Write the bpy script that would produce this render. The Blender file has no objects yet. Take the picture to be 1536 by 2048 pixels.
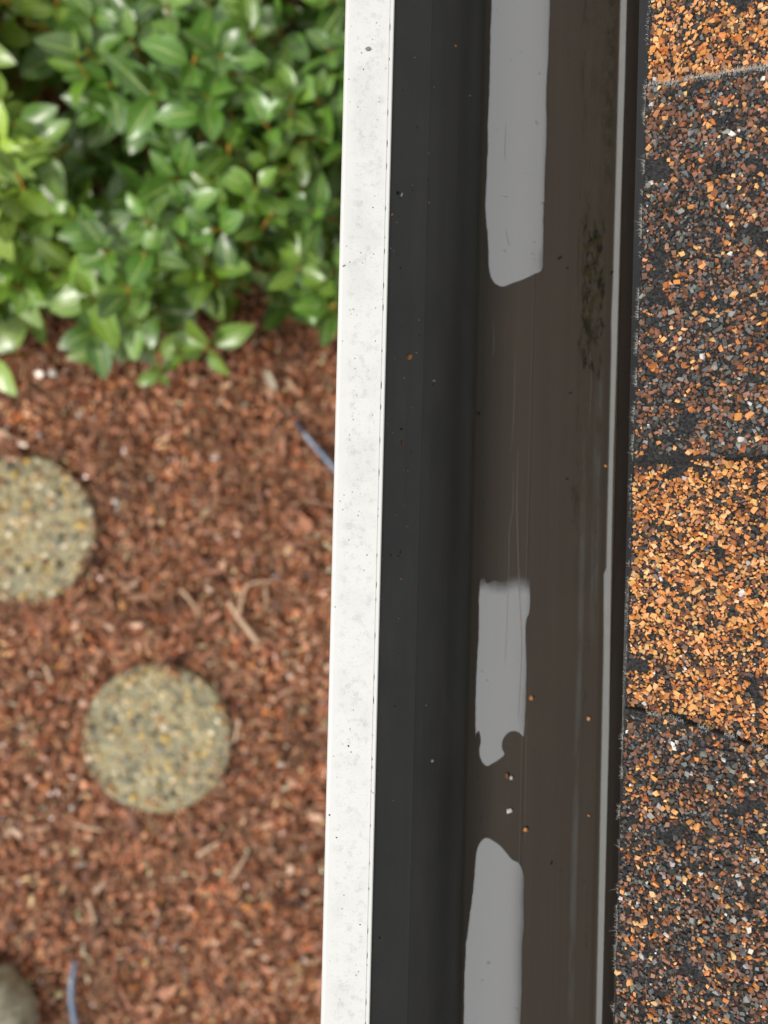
import bpy, bmesh, math, random
import numpy as np
from mathutils import Vector, Matrix, noise as mnoise

random.seed(7)
rng = np.random.default_rng(11)
S = bpy.context.scene
COL = S.collection
R = math.radians

# ------------------------------------------------------------------ camera
CAM_Z = 2.10
ROLL = R(1.40)
cam_d = bpy.data.cameras.new("camera")
cam = bpy.data.objects.new("camera", cam_d)
COL.objects.link(cam)
cam.location = (0, 0, CAM_Z)
cam.rotation_euler = (0, 0, ROLL)
cam_d.sensor_fit = 'HORIZONTAL'
cam_d.sensor_width = 36
cam_d.lens = 36
cam_d.clip_start = 0.01
cam_d.clip_end = 500
cam_d.dof.use_dof = True
cam_d.dof.focus_distance = 0.325
cam_d.dof.aperture_fstop = 9.0
S.camera = cam

# ------------------------------------------------------------------ light
SUN_EL, SUN_AZ = R(54), R(-115)       # azimuth from +Y, towards -X when negative
w = bpy.data.worlds.new("World")
S.world = w
w.use_nodes = True
nt = w.node_tree
nt.nodes.clear()
wo = nt.nodes.new('ShaderNodeOutputWorld')
bg = nt.nodes.new('ShaderNodeBackground')
sky = nt.nodes.new('ShaderNodeTexSky')
sky.sky_type = 'NISHITA'
sky.sun_disc = False
sky.sun_elevation = SUN_EL
sky.sun_rotation = SUN_AZ
sky.dust_density = 4.0
sky.air_density = 1.0
hs = nt.nodes.new('ShaderNodeHueSaturation')
hs.inputs['Saturation'].default_value = 0.22
mx = nt.nodes.new('ShaderNodeMix')
mx.data_type = 'RGBA'
mx.inputs[0].default_value = 0.55
mx.inputs[7].default_value = (7.6, 7.5, 7.3, 1)     # bright cloud deck
nt.links.new(sky.outputs[0], hs.inputs['Color'])
nt.links.new(hs.outputs[0], mx.inputs[6])
nt.links.new(mx.outputs[2], bg.inputs['Color'])
bg.inputs['Strength'].default_value = 0.115
nt.links.new(bg.outputs[0], wo.inputs['Surface'])

sd = bpy.data.lights.new("sun", 'SUN')
sd.energy = 2.2
sd.angle = R(9)
sd.color = (1.0, 0.95, 0.88)
so = bpy.data.objects.new("sun", sd)
COL.objects.link(so)
sdir = Vector((math.sin(SUN_AZ) * math.cos(SUN_EL), math.cos(SUN_AZ) * math.cos(SUN_EL), math.sin(SUN_EL)))
so.rotation_euler = sdir.to_track_quat('Z', 'Y').to_euler()
so.location = (0, 0, 6)

S.view_settings.view_transform = 'Standard'
S.view_settings.look = 'None'
S.view_settings.exposure = 0.0
S.view_settings.gamma = 1

# ------------------------------------------------------------------ helpers
def at(u, v, z):
    """point of the place seen at photo pixel (u, v), lying at height z"""
    d = CAM_Z - z
    a = (u - 768) / 1536 * d
    b = (1024 - v) / 1536 * d
    c, s = math.cos(ROLL), math.sin(ROLL)
    return Vector((a * c - b * s, a * s + b * c, z))

def tag(o, label=None, cat=None, group=None, kind=None):
    if label: o['label'] = label
    if cat: o['category'] = cat
    if group: o['group'] = group
    if kind: o['kind'] = kind
    return o

def empty(name, loc=(0, 0, 0)):
    o = bpy.data.objects.new(name, None)
    o.empty_display_size = 0.05
    o.location = loc
    COL.objects.link(o)
    return o

def link(name, me, mat, parent=None, smooth=False):
    o = bpy.data.objects.new(name, me)
    COL.objects.link(o)
    if mat: me.materials.append(mat)
    if parent:
        o.parent = parent
        o.matrix_parent_inverse = Matrix.Translation(-Vector(parent.location))
    me.polygons.foreach_set('use_smooth', [bool(smooth)] * len(me.polygons))
    return o

def pymesh(name, verts, faces, mat, parent=None, smooth=False, loc=None):
    me = bpy.data.meshes.new(name)
    if loc is not None:
        verts = [(v[0] - loc[0], v[1] - loc[1], v[2] - loc[2]) for v in verts]
    me.from_pydata([tuple(map(float, v)) for v in verts], [], faces)
    bm = bmesh.new(); bm.from_mesh(me)
    bmesh.ops.recalc_face_normals(bm, faces=bm.faces)
    bm.to_mesh(me); bm.free()
    me.update()
    o = link(name, me, mat, parent, smooth)
    if loc is not None:
        o.location = loc
    return o

def npmesh(name, V, F, mat, parent=None, colors=None, uvs=None, smooth=False):
    """V (n,3), F (m,k) same-size faces; colors per vertex (n,3); uvs per vertex"""
    me = bpy.data.meshes.new(name)
    n, (m, k) = len(V), F.shape
    me.vertices.add(n)
    me.vertices.foreach_set('co', np.asarray(V, np.float32).ravel())
    me.loops.add(m * k)
    me.loops.foreach_set('vertex_index', F.astype(np.int32).ravel())
    me.polygons.add(m)
    me.polygons.foreach_set('loop_start', np.arange(0, m * k, k, dtype=np.int32))
    me.update(calc_edges=True)
    if colors is not None:
        at_ = me.color_attributes.new('Col', 'FLOAT_COLOR', 'POINT')
        c4 = np.ones((n, 4), np.float32); c4[:, :3] = colors
        at_.data.foreach_set('color', c4.ravel())
    if uvs is not None:
        ul = me.uv_layers.new(name='UVMap')
        ul.data.foreach_set('uv', uvs[F.ravel()].astype(np.float32).ravel())
    me.validate()
    return link(name, me, mat, parent, smooth)

def rand_rot(n):
    q = rng.normal(size=(n, 4)); q /= np.linalg.norm(q, axis=1)[:, None]
    w_, x, y, z = q.T
    M = np.empty((n, 3, 3))
    M[:, 0, 0] = 1 - 2 * (y * y + z * z); M[:, 0, 1] = 2 * (x * y - z * w_); M[:, 0, 2] = 2 * (x * z + y * w_)
    M[:, 1, 0] = 2 * (x * y + z * w_); M[:, 1, 1] = 1 - 2 * (x * x + z * z); M[:, 1, 2] = 2 * (y * z - x * w_)
    M[:, 2, 0] = 2 * (x * z - y * w_); M[:, 2, 1] = 2 * (y * z + x * w_); M[:, 2, 2] = 1 - 2 * (x * x + y * y)
    return M

def ico():
    t = (1 + 5 ** .5) / 2
    v = np.array([(-1, t, 0), (1, t, 0), (-1, -t, 0), (1, -t, 0), (0, -1, t), (0, 1, t), (0, -1, -t), (0, 1, -t),
                  (t, 0, -1), (t, 0, 1), (-t, 0, -1), (-t, 0, 1)], float)
    v /= np.linalg.norm(v[0])
    f = np.array([(0, 11, 5), (0, 5, 1), (0, 1, 7), (0, 7, 10), (0, 10, 11), (1, 5, 9), (5, 11, 4), (11, 10, 2), (10, 7, 6),
                  (7, 1, 8), (3, 9, 4), (3, 4, 2), (3, 2, 6), (3, 6, 8), (3, 8, 9), (4, 9, 5), (2, 4, 11), (6, 2, 10), (8, 6, 7), (9, 8, 1)])
    return v, f
ICO_V, ICO_F = ico()

def chips(P, size, aniso=(1.0, .78, .58), jit=.28, rot=None):
    """angular chips at points P (n,3) with radius size (n,) -> V, F"""
    n = len(P)
    r = 1 + rng.uniform(-jit, jit, (n, 12, 1))
    v = ICO_V[None] * r
    # squash towards a random box for flat broken facets
    v = np.sign(v) * np.minimum(np.abs(v), rng.uniform(.55, .95, (n, 1, 3)))
    v = v * (np.array(aniso)[None, None] * rng.uniform(.8, 1.25, (n, 1, 3)))
    M = rand_rot(n) if rot is None else rot
    v = np.einsum('nij,nkj->nki', M, v) * size[:, None, None] + P[:, None]
    F = (ICO_F[None] + (np.arange(n) * 12)[:, None, None]).reshape(-1, 3)
    return v.reshape(-1, 3), F

BOX_V = np.array([(-1, -1, -1), (1, -1, -1), (1, 1, -1), (-1, 1, -1), (-1, -1, 1), (1, -1, 1), (1, 1, 1), (-1, 1, 1)]) * .72
BOX_F = np.array([(0, 3, 2), (0, 2, 1), (4, 5, 6), (4, 6, 7), (0, 1, 5), (0, 5, 4), (1, 2, 6), (1, 6, 5), (2, 3, 7), (2, 7, 6), (3, 0, 4), (3, 4, 7)])
def shards8(P, size):
    """sharp crushed-stone splinters: strongly skewed boxes"""
    n = len(P)
    v = BOX_V[None] * rng.uniform(.55, 1.15, (n, 8, 1)) + rng.uniform(-.16, .16, (n, 8, 3))
    v = v * np.stack([rng.uniform(.95, 1.3, n), rng.uniform(.75, 1.05, n), rng.uniform(.6, .9, n)], 1)[:, None]
    v = np.einsum('nij,nkj->nki', rand_rot(n), v) * size[:, None, None] + P[:, None]
    return v.reshape(-1, 3), (BOX_F[None] + (np.arange(n) * 8)[:, None, None]).reshape(-1, 3)

# ------------------------------------------------------------------ materials
def new_mat(name):
    m = bpy.data.materials.new(name)
    m.use_nodes = True
    nt = m.node_tree
    return m, nt, nt.nodes['Principled BSDF']

class N:
    """small node helper"""
    def __init__(s, nt): s.nt = nt
    def node(s, t, **kw):
        n = s.nt.nodes.new(t)
        for k, v in kw.items(): setattr(n, k, v)
        return n
    def set(s, sock, val):
        if isinstance(val, bpy.types.NodeSocket): s.nt.links.new(val, sock)
        elif val is not None:
            if hasattr(sock, 'default_value'):
                try: sock.default_value = val
                except Exception: sock.default_value = (*val, 1)
    def pos(s): return s.node('ShaderNodeNewGeometry').outputs['Position']
    def mapping(s, vec, scale=(1, 1, 1), loc=(0, 0, 0)):
        n = s.node('ShaderNodeMapping'); s.set(n.inputs[0], vec)
        n.inputs['Scale'].default_value = scale; n.inputs['Location'].default_value = loc
        return n.outputs[0]
    def noise(s, vec, scale, detail=3, rough=.55, dist=0):
        n = s.node('ShaderNodeTexNoise'); s.set(n.inputs['Vector'], vec)
        n.inputs['Scale'].default_value = scale; n.inputs['Detail'].default_value = detail
        n.inputs['Roughness'].default_value = rough; n.inputs['Distortion'].default_value = dist
        return n.outputs[0]
    def voro(s, vec, scale, feature='F1', out=0):
        n = s.node('ShaderNodeTexVoronoi', feature=feature); s.set(n.inputs['Vector'], vec)
        n.inputs['Scale'].default_value = scale
        return n.outputs[out]
    def ramp(s, fac, a, b, lo=0., hi=1.):
        n = s.node('ShaderNodeMapRange', interpolation_type='SMOOTHSTEP'); s.set(n.inputs[0], fac)
        n.inputs[1].default_value = a; n.inputs[2].default_value = b
        n.inputs[3].default_value = lo; n.inputs[4].default_value = hi
        return n.outputs[0]
    def math(s, op, a, b=None):
        n = s.node('ShaderNodeMath', operation=op); s.set(n.inputs[0], a)
        if b is not None: s.set(n.inputs[1], b)
        return n.outputs[0]
    def mul(s, *a):
        o = a[0]
        for b in a[1:]: o = s.math('MULTIPLY', o, b)
        return o
    def mix(s, fac, a, b, mode='MIX'):
        n = s.node('ShaderNodeMix', data_type='RGBA', blend_type=mode)
        s.set(n.inputs[0], fac); s.set(n.inputs[6], a if isinstance(a, bpy.types.NodeSocket) else (*a, 1))
        s.set(n.inputs[7], b if isinstance(b, bpy.types.NodeSocket) else (*b, 1))
        return n.outputs[2]
    def xyz(s, vec):
        n = s.node('ShaderNodeSeparateXYZ'); s.set(n.inputs[0], vec); return n.outputs
    def attr(s, name='Col'):
        n = s.node('ShaderNodeAttribute'); n.attribute_name = name; return n.outputs['Color']
    def bump(s, h, strength, dist):
        n = s.node('ShaderNodeBump'); s.set(n.inputs['Height'], h)
        n.inputs['Strength'].default_value = strength; n.inputs['Distance'].default_value = dist
        return n.outputs[0]

def plain(name, col, rough=.6, spec=.5, metal=0, var=.0, vscale=60, bump=0, bscale=200, bdist=.001):
    m, nt, p = new_mat(name); h = N(nt)
    if var:
        f = h.noise(h.pos(), vscale, 4)
        c = h.mix(f, tuple(x * (1 - var) for x in col), tuple(min(1, x * (1 + var)) for x in col))
        nt.links.new(c, p.inputs['Base Color'])
    else:
        p.inputs['Base Color'].default_value = (*col, 1)
    p.inputs['Roughness'].default_value = rough
    p.inputs['Metallic'].default_value = metal
    p.inputs['Specular IOR Level'].default_value = spec
    if bump:
        nt.links.new(h.bump(h.noise(h.pos(), bscale, 5), bump, bdist), p.inputs['Normal'])
    return m

def vcol(name, rough=.6, spec=.4, tint=.25, scale=500, bump=.3, bdist=.0004, coat=0):
    m, nt, p = new_mat(name); h = N(nt)
    f = h.noise(h.pos(), scale, 4)
    c = h.mix(1.0, h.attr(), h.mix(f, (1 - tint,) * 3, (1 + tint,) * 3), 'MULTIPLY')
    nt.links.new(c, p.inputs['Base Color'])
    p.inputs['Roughness'].default_value = rough
    p.inputs['Specular IOR Level'].default_value = spec
    p.inputs['Coat Weight'].default_value = coat
    p.inputs['Coat Roughness'].default_value = .15
    nt.links.new(h.bump(f, bump, bdist), p.inputs['Normal'])
    return m

# gutter lip: white paint with faint grey mottling and specks of dirt
def mat_lip():
    m, nt, p = new_mat("white_lip_paint"); h = N(nt); P = h.pos()
    big = h.ramp(h.noise(P, 45, 3, .6), .42, .66)
    mid = h.ramp(h.noise(P, 260, 4, .7), .50, .68)
    fine = h.ramp(h.noise(P, 900, 3, .7), .56, .70)
    x = h.xyz(P)[0]
    centre = h.mul(h.ramp(x, -.0195, -.015), h.ramp(x, -.0015, -.006))
    f = h.math('ADD', h.mul(big, .22), h.mul(mid, .40))
    f = h.math('ADD', f, h.mul(fine, .50))
    f = h.mul(f, h.math('ADD', h.mul(centre, .85), .15))
    c = h.mix(f, (.69, .70, .685), (.44, .455, .445))
    # tiny dark specks
    vd = h.voro(P, 330); keep = h.ramp(h.noise(P, 120, 2), .52, .60)
    sp = h.mul(h.ramp(vd, .15, .07), keep)
    c = h.mix(h.mul(sp, .8), c, (.16, .16, .15))
    nt.links.new(c, p.inputs['Base Color'])
    p.inputs['Roughness'].default_value = .5
    nt.links.new(h.bump(h.noise(P, 700, 3), .15, .0002), p.inputs['Normal'])
    return m

def mat_front_wall():
    m, nt, p = new_mat("dark_inner_wall_paint"); h = N(nt); P = h.pos()
    st = h.noise(h.mapping(P, (700, 9, 300)), 1, 4, .6)
    bl = h.noise(P, 30, 3)
    c = h.mix(st, (.072, .072, .070), (.10, .10, .097))
    c = h.mix(h.ramp(bl, .35, .75), c, (.076, .077, .076))
    vd = h.voro(P, 420); keep = h.ramp(h.noise(P, 70, 2), .58, .66)
    c = h.mix(h.mul(h.ramp(vd, .18, .08), keep, .8), c, (.012, .012, .012))
    dust = h.ramp(h.noise(h.mapping(P, (60, 14, 30), (5, 5, 5)), 1, 6, .7), .48, .75)
    c = h.mix(h.mul(dust, .30), c, (.14, .135, .125))
    nt.links.new(c, p.inputs['Base Color'])
    nt.links.new(h.ramp(st, .3, .7, .45, .6), p.inputs['Roughness'])
    p.inputs['Specular IOR Level'].default_value = .3
    return m

FLOOR_Z = 1.690
def mat_floor():
    m, nt, p = new_mat("silt_stained_floor_paint"); h = N(nt); P = h.pos()
    x, y, z = h.xyz(P)
    st = h.noise(h.mapping(P, (900, 7, 1)), 1, 5, .65)
    st2 = h.noise(h.mapping(P, (260, 3, 1)), 1, 3, .5)
    c = h.mix(st2, (.039, .032, .0245), (.052, .041, .033))
    c = h.mix(h.ramp(st, .45, .75, 0, .35), c, (.054, .047, .042))
    # olive tone next to the front wall, soft patches of silt
    c = h.mix(h.mul(h.ramp(x, .054, .047), .6), c, (.050, .047, .034))
    silt = h.ramp(h.noise(P, 28, 4, .6), .45, .7)
    c = h.mix(h.mul(silt, .35), c, (.056, .044, .029))
    # grey rubbed bands close to the back
    yb = h.ramp(y, .05, .02)
    g1 = h.mul(h.ramp(x, .1035, .1055), h.ramp(x, .1085, .1065), yb, h.ramp(st2, .3, .6))
    g2 = h.mul(h.ramp(x, .1105, .112), h.ramp(x, .1155, .114), h.ramp(y, .09, .06), h.ramp(y, -.08, -.03))
    n3 = h.ramp(h.noise(h.mapping(P, (200, 25, 1)), 1, 4, .6), .3, .6)
    c = h.mix(h.mul(h.math('ADD', g1, h.mul(g2, .8)), n3, .62), c, (.088, .092, .087))
    # brown-black algae blotches
    xm = h.mul(h.ramp(x, .0990, .1050), h.ramp(x, .1190, .1120))
    ym = h.mul(h.ramp(y, .050, .105), h.ramp(y, .180, .145))
    an = h.noise(h.mapping(P, (340, 95, 1)), 1, 8, .75, .3)
    al = h.ramp(h.math('ADD', an, h.mul(h.math('SUBTRACT', h.mul(xm, ym), 1), .17)), .435, .56)
    sm = h.mul(h.ramp(x, .098, .104), h.ramp(x, .1195, .116), h.ramp(y, -.14, .06), h.ramp(h.noise(h.mapping(P, (150, 40, 1), (2, 2, 2)), 1, 7, .72), .42, .62))
    c = h.mix(h.mul(sm, .42), c, (.030, .025, .011))
    c = h.mix(h.mul(al, .95), c, h.mix(h.ramp(h.noise(P, 180, 4), .4, .6), (.004, .0035, .002), (.026, .020, .004)))
    ym2 = h.ramp(y, .16, .19)
    xm2 = h.mul(h.ramp(x, .108, .117), 1)
    al2 = h.mul(h.ramp(h.noise(h.mapping(P, (260, 130, 1)), 1, 7, .78), .44, .56), xm2, ym2)
    c = h.mix(h.mul(al2, .85), c, (.020, .016, .008))
    xm4 = h.mul(h.ramp(x, .0985, .1005), h.ramp(x, .107, .104))
    al3 = h.mul(h.ramp(h.noise(h.mapping(P, (420, 40, 1), (3, 1, 0)), 1, 6, .75), .53, .60), xm4, h.ramp(y, -.02, .0))
    c = h.mix(h.mul(al3, .7), c, (.024, .020, .010))
    # floor darkened at the back wall's foot: painted shade of the drip edge
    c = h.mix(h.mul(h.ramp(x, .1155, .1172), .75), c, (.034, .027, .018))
    vd = h.voro(P, 240); keep = h.ramp(h.noise(P, 55, 2), .56, .64)
    c = h.mix(h.mul(h.ramp(vd, .16, .06), keep, h.ramp(x, .07, .11), .8), c, (.016, .012, .009))
    nt.links.new(c, p.inputs['Base Color'])
    p.inputs['Roughness'].default_value = .62
    p.inputs['Specular IOR Level'].default_value = .25
    nt.links.new(h.bump(st, .08, .0002), p.inputs['Normal'])
    return m

def mat_water(name="silty_puddle_water", fade=None):
    m, nt, p = new_mat(name); h = N(nt); P = h.pos()
    st = h.noise(h.mapping(P, (500, 6, 1)), 1, 4, .6)
    c = h.mix(st, (.060, .060, .058), (.085, .085, .083))
    nt.links.new(c, p.inputs['Base Color'])
    p.inputs['IOR'].default_value = 3.95
    nt.links.new(h.ramp(st, .3, .7, .10, .17), p.inputs['Roughness'])
    # the film thins out to nothing at its margin
    a = h.xyz(h.attr('film'))[0]
    if fade:
        yn = h.math('ADD', h.xyz(P)[1], h.mul(h.math('SUBTRACT', h.noise(h.mapping(P, (170, 40, 1)), 1, 4, .6), .5), .010))
        a = h.mul(a, h.ramp(yn, fade[0], fade[1]))
    smudge = h.mul(h.ramp(h.noise(P, 160, 5, .7), .64, .72), .35)
    a = h.mul(a, h.math('SUBTRACT', 1.0, smudge))
    tr = h.node('ShaderNodeBsdfTransparent')
    ms = h.node('ShaderNodeMixShader'); nt.links.new(a, ms.inputs[0])
    nt.links.new(tr.outputs[0], ms.inputs[1]); nt.links.new(p.outputs[0], ms.inputs[2])
    out = [n for n in nt.nodes if n.type == 'OUTPUT_MATERIAL'][0]
    nt.links.new(ms.outputs[0], out.inputs[0])
    return m

def mat_asphalt():
    m, nt, p = new_mat("black_asphalt_mat"); h = N(nt); P = h.pos()
    a = h.noise(P, 900, 6, .7)
    b = h.noise(P, 3200, 3, .6)
    c = h.mix(h.ramp(a, .35, .7), (.012, .012, .013), (.095, .096, .098))
    nt.links.new(c, p.inputs['Base Color'])
    p.inputs['Roughness'].default_value = .55
    hh = h.math('ADD', h.mul(a, 1), h.mul(b, .35))
    nt.links.new(h.bump(hh, 1, .0022), p.inputs['Normal'])
    return m

def mat_far_shingle():
    m, nt, p = new_mat("shingle_granule_surface"); h = N(nt); P = h.pos()
    n = h.node('ShaderNodeTexVoronoi'); h.set(n.inputs['Vector'], P); n.inputs['Scale'].default_value = 520
    sx = h.xyz(n.outputs['Color'])
    c = h.mix(h.ramp(sx[0], .5, .52), (.035, .035, .036), (.14, .06, .04))
    c = h.mix(h.ramp(sx[1], .72, .74), c, (.50, .26, .10))
    c = h.mix(h.ramp(sx[2], .9, .92), c, (.30, .30, .30))
    nt.links.new(c, p.inputs['Base Color'])
    p.inputs['Roughness'].default_value = .7
    nt.links.new(h.bump(n.outputs['Distance'], 1, .001), p.inputs['Normal'])
    return m

def mat_ground():
    m, nt, p = new_mat("bark_mulch_soil"); h = N(nt); P = h.pos()
    a = h.noise(P, 55, 6, .7); b = h.noise(P, 9, 3)
    c = h.mix(h.ramp(a, .35, .65), (.06, .028, .015), (.34, .145, .075))
    c = h.mix(h.mul(h.ramp(b, .5, .7), .4), c, (.12, .055, .03))
    nt.links.new(c, p.inputs['Base Color'])
    p.inputs['Roughness'].default_value = .85
    nt.links.new(h.bump(a, 1, .02), p.inputs['Normal'])
    return m

def mat_leaf():
    m, nt, p = new_mat("glossy_green_leaf"); h = N(nt); P = h.pos()
    uvn = h.node('ShaderNodeUVMap'); uvn.uv_map = 'UVMap'
    u, v, _ = h.xyz(uvn.outputs[0])
    du = h.math('ABSOLUTE', h.math('SUBTRACT', u, .5))
    rib = h.ramp(du, .055, .012)
    # side veins slanting to the tip
    ph = h.math('SUBTRACT', h.mul(v, 8.5), h.mul(du, 6.5))
    tri = h.math('ABSOLUTE', h.math('SUBTRACT', h.math('FRACT', ph), .5))
    vein = h.mul(h.ramp(tri, .07, .0), h.ramp(du, .46, .3))
    base = h.attr()
    mott = h.noise(P, 120, 4)
    c = h.mix(1.0, base, h.mix(mott, (.65,) * 3, (1.3,) * 3), 'MULTIPLY')
    c = h.mix(h.mul(vein, .45), c, (.30, .44, .10))
    c = h.mix(h.mul(rib, .8), c, (.48, .62, .16))
    nt.links.new(c, p.inputs['Base Color'])
    nt.links.new(h.ramp(h.noise(P, 70, 4), .4, .6, .3, .55), p.inputs['Roughness'])
    p.inputs['Specular IOR Level'].default_value = .85
    p.inputs['Coat Weight'].default_value = .9
    p.inputs['Coat Roughness'].default_value = .30
    hh = h.math('SUBTRACT', h.mul(mott, .6), h.mul(h.math('ADD', vein, rib), .5))
    nt.links.new(h.bump(hh, .8, .0022), p.inputs['Normal'])
    # thin leaf lets some light through
    tr = h.node('ShaderNodeBsdfTranslucent'); h.set(tr.inputs[0], h.mix(1., c, (1.3, 1.35, .6), 'MULTIPLY'))
    ms = h.node('ShaderNodeMixShader'); ms.inputs[0].default_value = .12
    nt.links.new(p.outputs[0], ms.inputs[1]); nt.links.new(tr.outputs[0], ms.inputs[2])
    out = [n for n in nt.nodes if n.type == 'OUTPUT_MATERIAL'][0]
    nt.links.new(ms.outputs[0], out.inputs[0])
    return m

def mat_paver():
    m, nt, p = new_mat("mossy_concrete"); h = N(nt); P = h.pos()
    a = h.noise(P, 14, 4, .6); b = h.noise(P, 110, 5, .7)
    c = h.mix(h.ramp(a, .4, .62), (.27, .255, .165), (.44, .375, .20))
    c = h.mix(h.ramp(b, .45, .7), c, (.60, .55, .38))
    c = h.mix(h.mul(h.ramp(h.noise(P, 48, 4), .52, .66), .75), c, (.12, .13, .105))
    nt.links.new(c, p.inputs['Base Color'])
    p.inputs['Roughness'].default_value = .75
    nt.links.new(h.bump(b, .8, .004), p.inputs['Normal'])
    return m

M_lip = mat_lip(); M_wall = mat_front_wall(); M_floor = mat_floor(); M_water = mat_water()
M_asph = mat_asphalt(); M_far = mat_far_shingle(); M_ground = mat_ground(); M_leaf = mat_leaf(); M_paver = mat_paver()
M_back = plain("brown_stained_back_wall", (.018, .0125, .0085), .6, .25, var=.35, vscale=90)
M_strip = plain("pale_grey_strip", (.265, .27, .265), .5, .4, var=.10, vscale=130)
M_drip = plain("grey_drip_edge_metal", (.043, .044, .047), .5, .4, var=.18, vscale=160, bump=.1, bscale=900, bdist=.0002)
M_gran = vcol("mineral_granules", .48, .55, .25, 1400, .35, .0003)
M_fibre = plain("pale_glass_fibre", (.62, .60, .55), .45, .5)
M_scratch = plain("bare_scratch", (.17, .16, .145), .5, .4)
M_mulch = vcol("bark_chips", .55, .45, .45, 260, .7, .002)
M_wet = vcol("damp_bark_chips", .24, .8, .3, 260, .4, .001)
M_agg = vcol("washed_pebbles", .38, .6, .35, 300, .2, .001)
M_twig = plain("pale_dry_twig", (.68, .48, .33), .7, .3, var=.4, vscale=60, bump=.5, bscale=160, bdist=.002)
M_stem = plain("ochre_stem", (.42, .24, .035), .6, .4, var=.5, vscale=40)
M_tube = plain("faded_blue_grey_plastic", (.20, .29, .41), .28, .6, var=.25, vscale=35)
M_tubeend = plain("dark_plastic_plug", (.07, .09, .13), .4, .5)
M_rock = plain("lichen_grey_rock", (.42, .40, .29), .85, .3, var=.85, vscale=38, bump=1, bscale=45, bdist=.01)
M_paint = plain("off_white_paint", (.62, .62, .60), .6, .4, var=.06)
M_siding = plain("grey_siding_paint", (.34, .35, .35), .7, .3, var=.1)
M_wood = plain("plywood", (.30, .20, .11), .8, .2, var=.3)
M_dirt = plain("dark_dirt", (.035, .032, .028), .8, .3)
M_chip = plain("lifted_grey_paint_chip", (.20, .20, .195), .45, .5, var=.5, vscale=900)

# ------------------------------------------------------------------ ground
def build_ground():
    me = bpy.data.meshes.new('ground'); bm = bmesh.new()
    # fine inner sheet that rises and falls a little, coarse outer ring to the horizon
    xs = [-200, -40, -8, -3] + list(np.linspace(-1.9, 1.0, 60)) + [3, 8, 40, 200]
    ys = [-200, -40, -8, -3] + list(np.linspace(-2.0, 2.0, 80)) + [3, 8, 40, 200]
    vs = [[bm.verts.new((x, y, .012 * mnoise.noise(Vector((x * 5, y * 5, 0))) if abs(x) < 3 and abs(y) < 3 else 0)) for y in ys] for x in xs]
    for i in range(len(xs) - 1):
        for j in range(len(ys) - 1):
            bm.faces.new((vs[i][j], vs[i + 1][j], vs[i + 1][j + 1], vs[i][j + 1]))
    bm.to_mesh(me); bm.free()
    tag(link('ground', me, M_ground, smooth=True), kind='structure')
build_ground()

PAVERS = [(314, 1478, 150), (42, 1058, 150)]
def in_paver(x, y, pad=0):
    m = np.zeros(len(x), bool)
    for (u, v, r) in PAVERS:
        c = at(u, v, .035); rr = r / 1536 * (CAM_Z - .035)
        m |= (x - c.x) ** 2 + (y - c.y) ** 2 < (rr + pad) ** 2
    return m

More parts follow.
